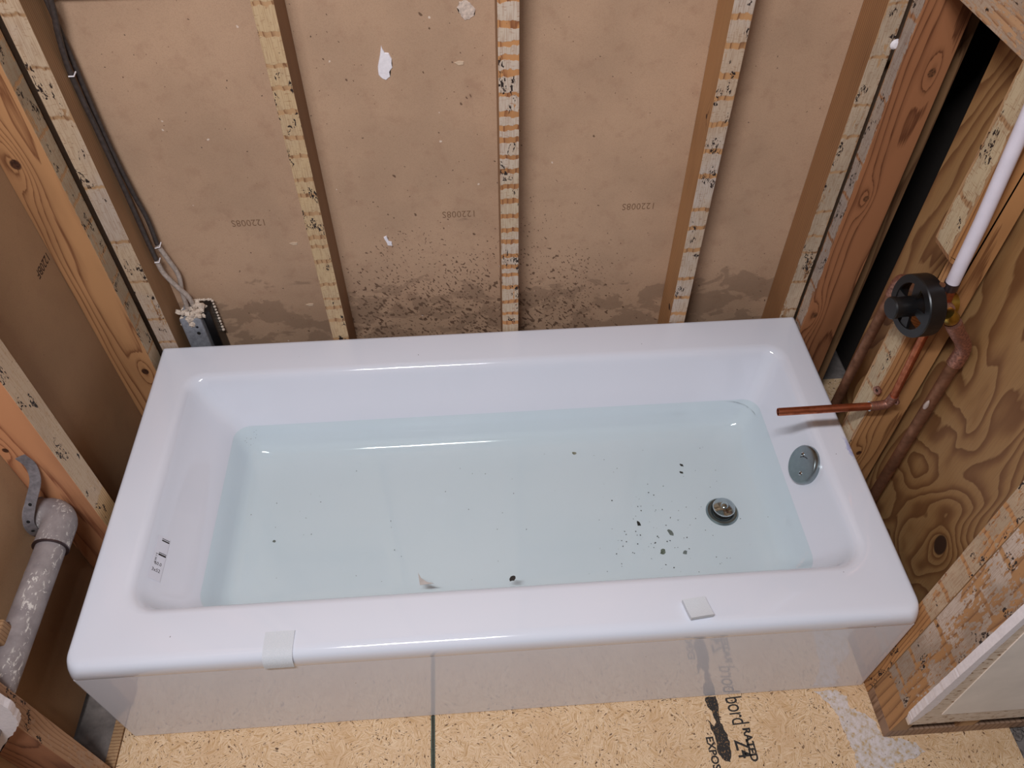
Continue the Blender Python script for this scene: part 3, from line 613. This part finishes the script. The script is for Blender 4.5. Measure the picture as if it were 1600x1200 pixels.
for (a, b, c, d) in ((-0.003, 0.0425, 0.014, 0.0438), (-0.003, 0.0380, 0.014, 0.0408), (-0.003, 0.0120, 0.014, 0.0132), (-0.003, 0.0070, 0.014, 0.0104)):
    kid(film('printed_bar', [(a, b), (c, b), (c, d), (a, d)], 0.0015, m_ink, tub), sk)
for body, s, a, b in (('W41 04 A6', 0.0062, -0.010, 0.010), ('0.8', 0.012, -0.010 + 0.006, -0.014), ('3x52', 0.011, -0.011, -0.028)):
    pass
for body, s, a, b, xd, yd in (('5-1 0416', 0.0058, -0.0085, 0.010, -LY, LX), ('60.0', 0.0095, -0.007, -0.014, LX, LY), ('3x52', 0.0098, -0.010, -0.028, LX, LY)):
    t_ = text('print', body, s, LC + LX * a + LY * b + LN * 0.0015, xd, yd, m_ink, None, extrude=0.0001); kid(t_, sk)
# ------------------------------------------------------------------ water
def m_water():
    t = T('clear bath water'); t.t.nodes.remove(t.b)
    p = t.obj(); h = t.noise(p, 22, 3, 0.5, 0.4).outputs[0]
    bp = t.n('ShaderNodeBump'); bp.inputs['Strength'].default_value = 0.10; bp.inputs['Distance'].default_value = 0.002; t.put(bp.inputs['Height'], h)
    tr = t.n('ShaderNodeBsdfTransparent'); tr.inputs[0].default_value = (0.895, 0.945, 0.915, 1)
    gl = t.n('ShaderNodeBsdfGlossy'); gl.inputs['Roughness'].default_value = 0.01; t.t.links.new(bp.outputs[0], gl.inputs['Normal'])
    fr = t.n('ShaderNodeFresnel'); fr.inputs['IOR'].default_value = 1.33; t.t.links.new(bp.outputs[0], fr.inputs['Normal'])
    mx = t.n('ShaderNodeMixShader'); t.t.links.new(fr.outputs[0], mx.inputs[0]); t.t.links.new(tr.outputs[0], mx.inputs[1]); t.t.links.new(gl.outputs[0], mx.inputs[2])
    t.t.links.new(mx.outputs[0], t.out.inputs[0]); return t.m
bm = bmesh.new(); ZW = 0.225
ring = [bm.verts.new(Vector(p) - Vector((0.8, 0.384, ZW))) for p in loop(0.1665, 1.4115, 0.1447, 0.6174, ZW, (0.036, 0.05))]
bm.faces.new(ring)
water = link('water', bm, m_water(), None, True, (0.8, 0.384, ZW)); tag(water, 'clear bluish water standing in the white bathtub', 'water')

# debris in and on the water
def flake(x, y, z, r, mat, label, name='debris_flake', group=None, h=0.0008, el=1.0):
    n = 9; a0 = random.uniform(0, PI); pts = []
    for k in range(n):
        a = 2 * PI * k / n; q = r * random.uniform(0.55, 1.1); u, v = q * math.cos(a) * el, q * math.sin(a)
        pts.append((x + u * math.cos(a0) - v * math.sin(a0), y + u * math.sin(a0) + v * math.cos(a0)))
    o = prism(name, pts, h, 'xy', z, mat, None, bev=0.15); tag(o, label, 'debris', group); return o
G = 'dark flakes on the tub bottom'
flake(1.084, 0.336, 0.1502, 0.006, m_ink, 'largest black flake on the tub bottom, left of the drain', group=G, el=1.5)
flake(1.213, 0.487, 0.1502, 0.0036, m_ink, 'upper of two black flakes lying together beyond the drain', group=G, el=1.6)
flake(1.208, 0.466, 0.1502, 0.0038, m_ink, 'lower of two black flakes lying together beyond the drain', group=G, el=1.6)
flake(1.150, 0.308, 0.1502, 0.0055, plain('grey flake', lin(110, 112, 108), 0.7), 'long grey flake between the black flake and the drain', group=G, el=1.8)
flake(1.124, 0.262, 0.1502, 0.006, plain('green grey flake', lin(104, 108, 96), 0.7, 0, 0.4, 400), 'speckled grey green flake nearest the front rim', group=G, el=1.3)
flake(1.172, 0.256, 0.1502, 0.0055, plain('grey flake', lin(120, 124, 122), 0.7), 'round grey flake in front of the drain', group=G, el=1.2)
flake(0.963, 0.540, 0.1502, 0.0055, plain('tan flake', lin(140, 132, 116), 0.7, 0, 0.4, 400), 'small tan flake near the back of the tub bottom', group=G)
flake(0.275, 0.347, 0.1502, 0.004, plain('grey flake', lin(120, 118, 114), 0.7), 'lone grey flake at the left end of the tub bottom', group=G)
flake(0.791, 0.183, 0.2252, 0.006, m_ink, 'black leaf shaped flake floating by the front rim', 'floating_flake', el=1.6)
prism('floating_shard', [(0.600, 0.208), (0.606, 0.196), (0.618, 0.186), (0.632, 0.182), (0.604, 0.180)], 0.0006, 'xy', 0.2252, plain('pale shard', lin(186, 178, 172), 0.8), None)
tag(bpy.data.objects['floating_shard'], 'pale curled shard floating by the front rim left of centre', 'debris')
bm = bmesh.new()
def speck(x, y, z, s): bmesh.ops.create_icosphere(bm, subdivisions=1, radius=s, matrix=Matrix.Translation((x, y, z)) @ Matrix.Rotation(random.uniform(0, PI), 4, 'Z') @ Matrix.Diagonal((1, random.uniform(0.4, 1), 0.4, 1)))
for i in range(70): speck(random.gauss(1.13, 0.07), min(0.56, max(0.2, random.gauss(0.30, 0.06))), 0.1508, random.uniform(0.0005, 0.0020))
for i in range(90): speck(random.uniform(0.26, 1.32), random.uniform(0.22, 0.55), 0.1508, random.uniform(0.0004, 0.0014))
for i in range(26): a = i / 26; speck(1.34 + 0.055 * math.sin(a * 1.5), 0.612 - 0.05 * (1 - math.cos(a * 1.5)), 0.2255, random.uniform(0.0006, 0.0013))
for i in range(12): speck(random.uniform(0.195, 0.22), random.uniform(0.56, 0.608), 0.2255, random.uniform(0.0005, 0.001))
tag(link('grit', bm, m_grit, water), kind='stuff')

# ------------------------------------------------------------------ foam pads
def pad(name, cx, y0, w, l, thick, skew, label, lift=0.0):
    """strip laid front to back over the rounded rim edge"""
    path = []  # (y, z) along the rim surface, from the back end to the front
    surf = [(0.06, H), (0.045, H), (0.03, H), (0.016, H), (0.0075, H - 0.0015), (0.001, H - 0.006), (-0.003, H - 0.014), (-0.0045, H - 0.024)]
    bm = bmesh.new(); n = 14; rows = []
    def at(s):
        y = y0 - s
        if y > 0.016: return Vector((0, y, H)), Vector((0, 0, 1))
        for (a, b), (c, d) in zip(surf[3:], surf[4:]):
            seg = math.hypot(a - c, b - d); s0 = s - (y0 - 0.016)
            if not hasattr(at, 'acc'): pass
        s0 = s - (y0 - 0.016); 
        for (a, b), (c, d) in zip(surf[3:], surf[4:]):
            seg = math.hypot(a - c, b - d)
            if s0 <= seg: f = s0 / seg; nrm = Vector((0, -(b - d), a - c)).normalized(); return Vector((0, a + (c - a) * f, b + (d - b) * f)), nrm
            s0 -= seg
        return Vector((0, surf[-1][0], surf[-1][1] - s0)), Vector((0, -1, 0))
    for i in range(n + 1):
        s = l * i / n; p, nr = at(s); up = nr * (0.0006 + lift * max(0, (i / n - 0.5)) ** 2 * 4)
        if lift: p = Vector((0, y0 - s, H)); nr = Vector((0, 0, 1)); up = nr * (0.0005 + lift * (i / n) ** 3)
        xo = skew * i / n
        rows.append([bm.verts.new(Vector((xo + sx * w / 2, 0, 0)) + p + up + nr * (thick * tt)) for sx, tt in ((-1, 0), (-1, 1), (-0.33, 1.06), (0.33, 1.06), (1, 1), (1, 0))])
    for A, Bq in zip(rows, rows[1:]):
        for j in range(6): bm.faces.new((A[j], A[(j + 1) % 6], Bq[(j + 1) % 6], Bq[j]))
    bm.faces.new(rows[0]); bm.faces.new(rows[-1])
    c = Vector((0, y0, H))
    for v in bm.verts: v.co -= c
    o = link(name, bm, m_foam, None, 40, (cx, y0, H)); tag(o, label, 'foam', 'foam squares on the front rim'); return o
pad('foam_square', 0.369, 0.047, 0.052, 0.072, 0.0016, -0.001, 'thin white foam square folded over the front rim, left one')
o = pad('foam_square', 1.111, 0.055, 0.042, 0.038, 0.010, 0.004, 'thick white foam square curling up on the front rim, right one', lift=0.004)
o.rotation_euler = (0, 0, 0.10)

# ------------------------------------------------------------------ grey waste pipe, left
gp = empty('waste_pipe', (-0.05, 0.24, 0.47), 'dusty grey plastic pipe with elbow coming out of the left wall', 'pipe')
arc = [(-0.075 + 0.030 * math.sin(a), 0.275 - 0.030 * (1 - math.cos(a)), 0.415) for a in [PI / 2 * k / 8 for k in range(9)]]
tube('pipe', [(-0.045, 0.236, 0.415), (-0.045, 0.10, 0.418), (-0.045, -0.30, 0.422)], 0.0255, m_pvc_, gp, 32)
tube('elbow', [(-0.1035, 0.275, 0.415)] + [(-0.080, 0.275, 0.415)] + arc[1:] + [(-0.045, 0.200, 0.416)], 0.0300, m_pvc_, gp, 32)
tube('stub', [(-0.1035, 0.275, 0.415), (-0.088, 0.275, 0.415)], 0.0325, m_pvc_, gp, 32)
tube('plaster_bead', [(-0.045, 0.199, 0.416), (-0.045, 0.2015, 0.416)], 0.0312, m_clamp, gp, 32)
st = empty('pipe_strap', (-0.06, 0.303, 0.53), 'perforated grey metal strap hanging the grey pipe from a stud', 'strap')
pth = spline([(-0.070, 0.3045, 0.556), (-0.062, 0.302, 0.530), (-0.062, 0.287, 0.502), (-0.078, 0.262, 0.468), (-0.088, 0.244, 0.440), (-0.090, 0.2405, 0.415), (-0.090, 0.247, 0.392), (-0.090, 0.262, 0.382)], 6)
bm = bmesh.new(); o0 = pth[0]; rows = []
for i, q in enumerate(pth):
    tdir = (pth[min(i + 1, len(pth) - 1)] - pth[max(i - 1, 0)]).normalized(); wd = Vector((1, 0.25, 0.25)); wd = (wd - tdir * wd.dot(tdir)).normalized(); nn = tdir.cross(wd) * 0.0009
    rows.append([bm.verts.new(q - o0 + wd * s * 0.0095 + nn * u) for s, u in ((-1, -1), (1, -1), (1, 1), (-1, 1))])
for A, Bq in zip(rows, rows[1:]):
    for j in range(4): bm.faces.new((A[j], A[(j + 1) % 4], Bq[(j + 1) % 4], Bq[j]))
bm.faces.new(rows[0]); bm.faces.new(rows[-1]); link('band', bm, m_strap, st, 50, o0)
for i in (18, 24, 30):
    q = pth[i]; tdir = (pth[i + 1] - pth[i - 1]).normalized(); wd = Vector((1, 0.25, 0.25)); wd = (wd - tdir * wd.dot(tdir)).normalized(); nn = tdir.cross(wd)
    if nn.y > 0: nn = -nn
    lathe('strap_hole', [(0.0032, 0.0), (0.0032, 0.0004), (0, 0.0004)], q + nn * 0.0008, nn, m_hole, st, 14)

# ------------------------------------------------------------------ copper plumbing, right
v = empty('shower_valve', (1.50, 0.37, 0.75), 'black round valve guard with hub and brass body in a notched stud', 'valve')
VX, VY, VZ = 1.487, 0.370, 0.752
AX = Vector((-1, -0.10, 0.03)).normalized()
def vp(h): return Vector((VX, VY, VZ)) + AX * h
lathe('guard_ring', [(0.0500, -0.030), (0.0545, -0.030), (0.0550, -0.002), (0.0535, 0.0), (0.0405, 0.0), (0.0400, -0.004), (0.0500, -0.006), (0.0500, -0.030)], vp(0), AX, m_black, v, 48)
lathe('hub', [(0.0, -0.034), (0.0185, -0.034), (0.0175, 0.026), (0.0195, 0.027), (0.0195, 0.034), (0.0175, 0.036), (0.0, 0.036)], vp(0), AX, m_black, v, 36)
lathe('guard_back', [(0.0, -0.036), (0.036, -0.036), (0.036, -0.033), (0.0, -0.033)], vp(0), AX, m_black, v, 36)
e1 = AX.cross(Vector((0, 0, 1))).normalized(); e2 = AX.cross(e1).normalized()
for k in range(4):
    a = 0.15 + k * 2 * PI / 4; rd = e1 * math.cos(a) + e2 * math.sin(a); sd = AX.cross(rd)
    bm = bmesh.new(); M_ = Matrix((rd, sd, AX)).transposed().to_4x4()
    bmesh.ops.create_cube(bm, size=1.0, matrix=M_ @ Matrix.Translation((0.031, 0, 0)) @ Matrix.Diagonal((0.030, 0.013, 0.005, 1)))
    for vv in bm.verts:
        q = M_.inverted() @ vv.co
        if q.x > 0.03: q.y *= 1.6; vv.co = M_ @ q
    link('spoke', bm, m_black, v, False, vp(-0.004))
lathe('valve_body', [(0.0, 0.0), (0.019, 0.0), (0.019, 0.040), (0.0, 0.040)], (1.565, 0.372, 0.752), (-1, 0, 0), m_brass, v, 28)
lathe('brass_nut', [(0.0, -0.001), (0.0125, 0.0), (0.0135, 0.004), (0.0135, 0.018), (0.0118, 0.021), (0.0, 0.021)], (1.534, 0.338, 0.762), (0.80, -0.12, -0.75), m_brass, v, 24)
tube('side_port', [(1.545, 0.365, 0.755), (1.538, 0.345, 0.763)], 0.012, m_solder, v)
tube('ear_tab', [(1.515, 0.385, 0.792), (1.520, 0.360, 0.806)], 0.004, m_copper_old, v, 12)

px = empty('white_supply_pipe', (1.538, 0.366, 0.80), 'white plastic water pipe running up from the valve', 'pipe')
tube('pipe', [(1.538, 0.366, 0.805), (1.531, 0.366, 0.93), (1.523, 0.366, 1.02), (1.498, 0.366, 1.30)], 0.0110, m_pex, px, 24)
tube('clamp', [(1.5388, 0.366, 0.792), (1.538, 0.366, 0.807)], 0.0121, m_clamp, px, 24)
tube('copper_fitting', [(1.540, 0.366, 0.762), (1.5388, 0.366, 0.793)], 0.0112, m_copper, px, 24, radii=[0.0125, 0.0105])

rp = empty('copper_feed_pipe', (1.592, 0.33, 0.0), 'tarnished copper pipe with elbow dropping in front of the plywood', 'pipe')
tube('riser', [(1.597, 0.332, 0.0), (1.597, 0.332, 0.655)], 0.0110, m_copper_old, rp, 24)
el = spline([(1.552, 0.334, 0.742), (1.568, 0.332, 0.720), (1.586, 0.332, 0.698), (1.597, 0.332, 0.675), (1.597, 0.332, 0.640)], 6)
tube('elbow', el, 0.0125, m_solder, rp, 24, radii=[0.0125 + (0.0012 if (i < 5 or i > 19) else 0.0006) for i in range(len(el))])
lathe('solder_drip', [(0, 0.020), (0.003, 0.014), (0.0048, 0.004), (0.003, -0.004), (0, -0.006)], (1.585, 0.325, 0.528), (0, 0, 1), plain('pale solder', lin(180, 160, 150), 0.5), rp, 12)

lp = empty('copper_hot_pipe', (1.566, 0.535, 0.0), 'dull copper pipe with elbow left of the valve, beside the notched stud', 'pipe')
tube('riser', [(1.552, 0.540, 0.0), (1.568, 0.535, 0.640)], 0.0105, m_copper_old, lp, 24)
tube('elbow', spline([(1.5675, 0.535, 0.625), (1.569, 0.5345, 0.655), (1.571, 0.528, 0.668), (1.573, 0.512, 0.671)], 5), 0.0122, m_solder, lp, 24)
tube('branch', [(1.573, 0.513, 0.671), (1.580, 0.445, 0.700)], 0.0108, m_copper_old, lp, 24)
sp = empty('spout_pipe', (1.53, 0.366, 0.487), 'bright open copper spout pipe sticking out over the tub rim', 'pipe')
tube('spout_tube', [(1.325, 0.367, 0.484), (1.518, 0.367, 0.4865)], 0.0080, m_copper, sp, 28, bore=0.84)
tube('elbow_fitting', spline([(1.508, 0.367, 0.4865), (1.532, 0.367, 0.488), (1.543, 0.367, 0.495), (1.546, 0.3665, 0.516)], 6), 0.0094, m_solder, sp, 24)
tube('solder_ring', [(1.5065, 0.367, 0.4865), (1.5085, 0.367, 0.4865)], 0.0098, m_chrome, sp, 24)
tube('riser', [(1.546, 0.3665, 0.51), (1.541, 0.3695, 0.700)], 0.0075, m_copper, sp, 24)
for (x, y, z, r) in ((1.520, 0.384, 0.514, 0.0085), (1.553, 0.362, 0.503, 0.0065)):
    lathe('mounting_ear', [(0.0030, -0.002), (r, -0.002), (r, 0.002), (0.0034, 0.0025), (0.0030, -0.002)], (x, y, z), (-1, -0.4, 0.1), m_solder, sp, 20)
    lathe('ear_hole', [(0.0034, 0.0), (0, 0.0)], (x, y, z), (-1, -0.4, 0.1), m_hole, sp, 14)

# ------------------------------------------------------------------ electrical box and cables, left
bx = empty('electrical_box', (0.08, 0.84, 0.30), 'grey metal electrical box clogged with dried plaster, behind the tub', 'electrical box')
def boxpart(name, x0, x1, y0, y1, z0, z1, m, bev=0.002): return board(name, x0, x1, y0, y1, z0, z1, [m], bx, bev=bev)
boxpart('housing', 0.050, 0.100, 0.808, 0.866, 0.25, 0.398, m_boxgrey, 0.004)
boxpart('opening_shade', 0.100, 0.121, 0.822, 0.866, 0.25, 0.408, m_black, 0.004)  # black block put in for the shade of the open box side
lathe('knockout', [(0.0045, 0.0), (0.0045, 0.0006), (0, 0.0006)], (0.083, 0.8078, 0.352), (0, -1, 0), m_hole, bx, 14)
lathe('knockout', [(0.0030, 0.0), (0.0030, 0.0006), (0, 0.0006)], (0.085, 0.8078, 0.372), (0, -1, 0), m_hole, bx, 14)
bm = bmesh.new()
rs = random.Random(3)
for i in range(60):
    x = rs.uniform(0.050, 0.112); z = rs.uniform(0.372, 0.412) + (0.008 if x > 0.08 else 0); y = rs.uniform(0.808, 0.850); s = rs.uniform(0.005, 0.010)
    r = bmesh.ops.create_icosphere(bm, subdivisions=1, radius=s, matrix=Matrix.Translation((x, y, z)))
    for q in r['verts']: q.co += Vector([rs.uniform(-s, s) * 0.3 for _ in range(3)])
for i in range(22):
    f = i / 21; x = 0.070 + 0.054 * min(1, f * 2); z = 0.418 - max(0, f - 0.5) * 0.2
    bmesh.ops.create_icosphere(bm, subdivisions=1, radius=rs.uniform(0.0025, 0.0042), matrix=Matrix.Translation((x, 0.852, z)))
link('plaster_lump', bm, m_plaster_t, bx, False)
cA = empty('cable', (0.045, 0.83, 1.1), 'dark cable stapled down the left stud, front one, ending in a white sheath', 'cable', 'cables into the metal box')
pa = spline([(0.078, 0.822, 1.45), (0.072, 0.826, 1.25), (0.062, 0.828, 1.12), (0.050, 0.828, 1.06), (0.042, 0.828, 0.99), (0.044, 0.829, 0.868), (0.046, 0.830, 0.738), (0.046, 0.831, 0.62), (0.047, 0.832, 0.552)], 8)
tube('sheath', pa, 0.0052, m_sheath_b, cA, 14)
tube('white_end', spline([pa[-1] + Vector((0, 0, 0.006)), (0.050, 0.832, 0.520), (0.067, 0.832, 0.478), (0.082, 0.832, 0.448), (0.086, 0.834, 0.405)], 8), 0.0056, m_sheath_w, cA, 14)
for q in ((0.042, 0.828, 0.988), (0.047, 0.832, 0.556)):
    tube('staple', [(q[0] - 0.003, q[1] - 0.0065, q[2]), (q[0] + 0.0065, q[1] - 0.0062, q[2]), (q[0] + 0.0065, q[1] + 0.0065, q[2] + 0.002)], 0.0013, m_plaster_w, cA, 8)
cB = empty('cable', (0.055, 0.85, 0.9), 'second dark cable behind the stapled one, looping out white above the box', 'cable', 'cables into the metal box')
pb = spline([(0.048, 0.850, 1.45), (0.046, 0.848, 1.10), (0.046, 0.844, 0.868), (0.052, 0.844, 0.738), (0.058, 0.846, 0.66), (0.056, 0.846, 0.585)], 8)
tube('sheath', pb, 0.0050, m_sheath_b, cB, 14)
tube('white_end', spline([pb[-1] + Vector((0, 0, 0.004)), (0.066, 0.846, 0.545), (0.074, 0.846, 0.50), (0.067, 0.844, 0.45), (0.066, 0.840, 0.40)], 8), 0.0054, m_sheath_w, cB, 14)
tube('staple', [(0.052, 0.8375, 0.586), (0.063, 0.8380, 0.588), (0.064, 0.8500, 0.592)], 0.0012, m_plaster_w, cB, 8)
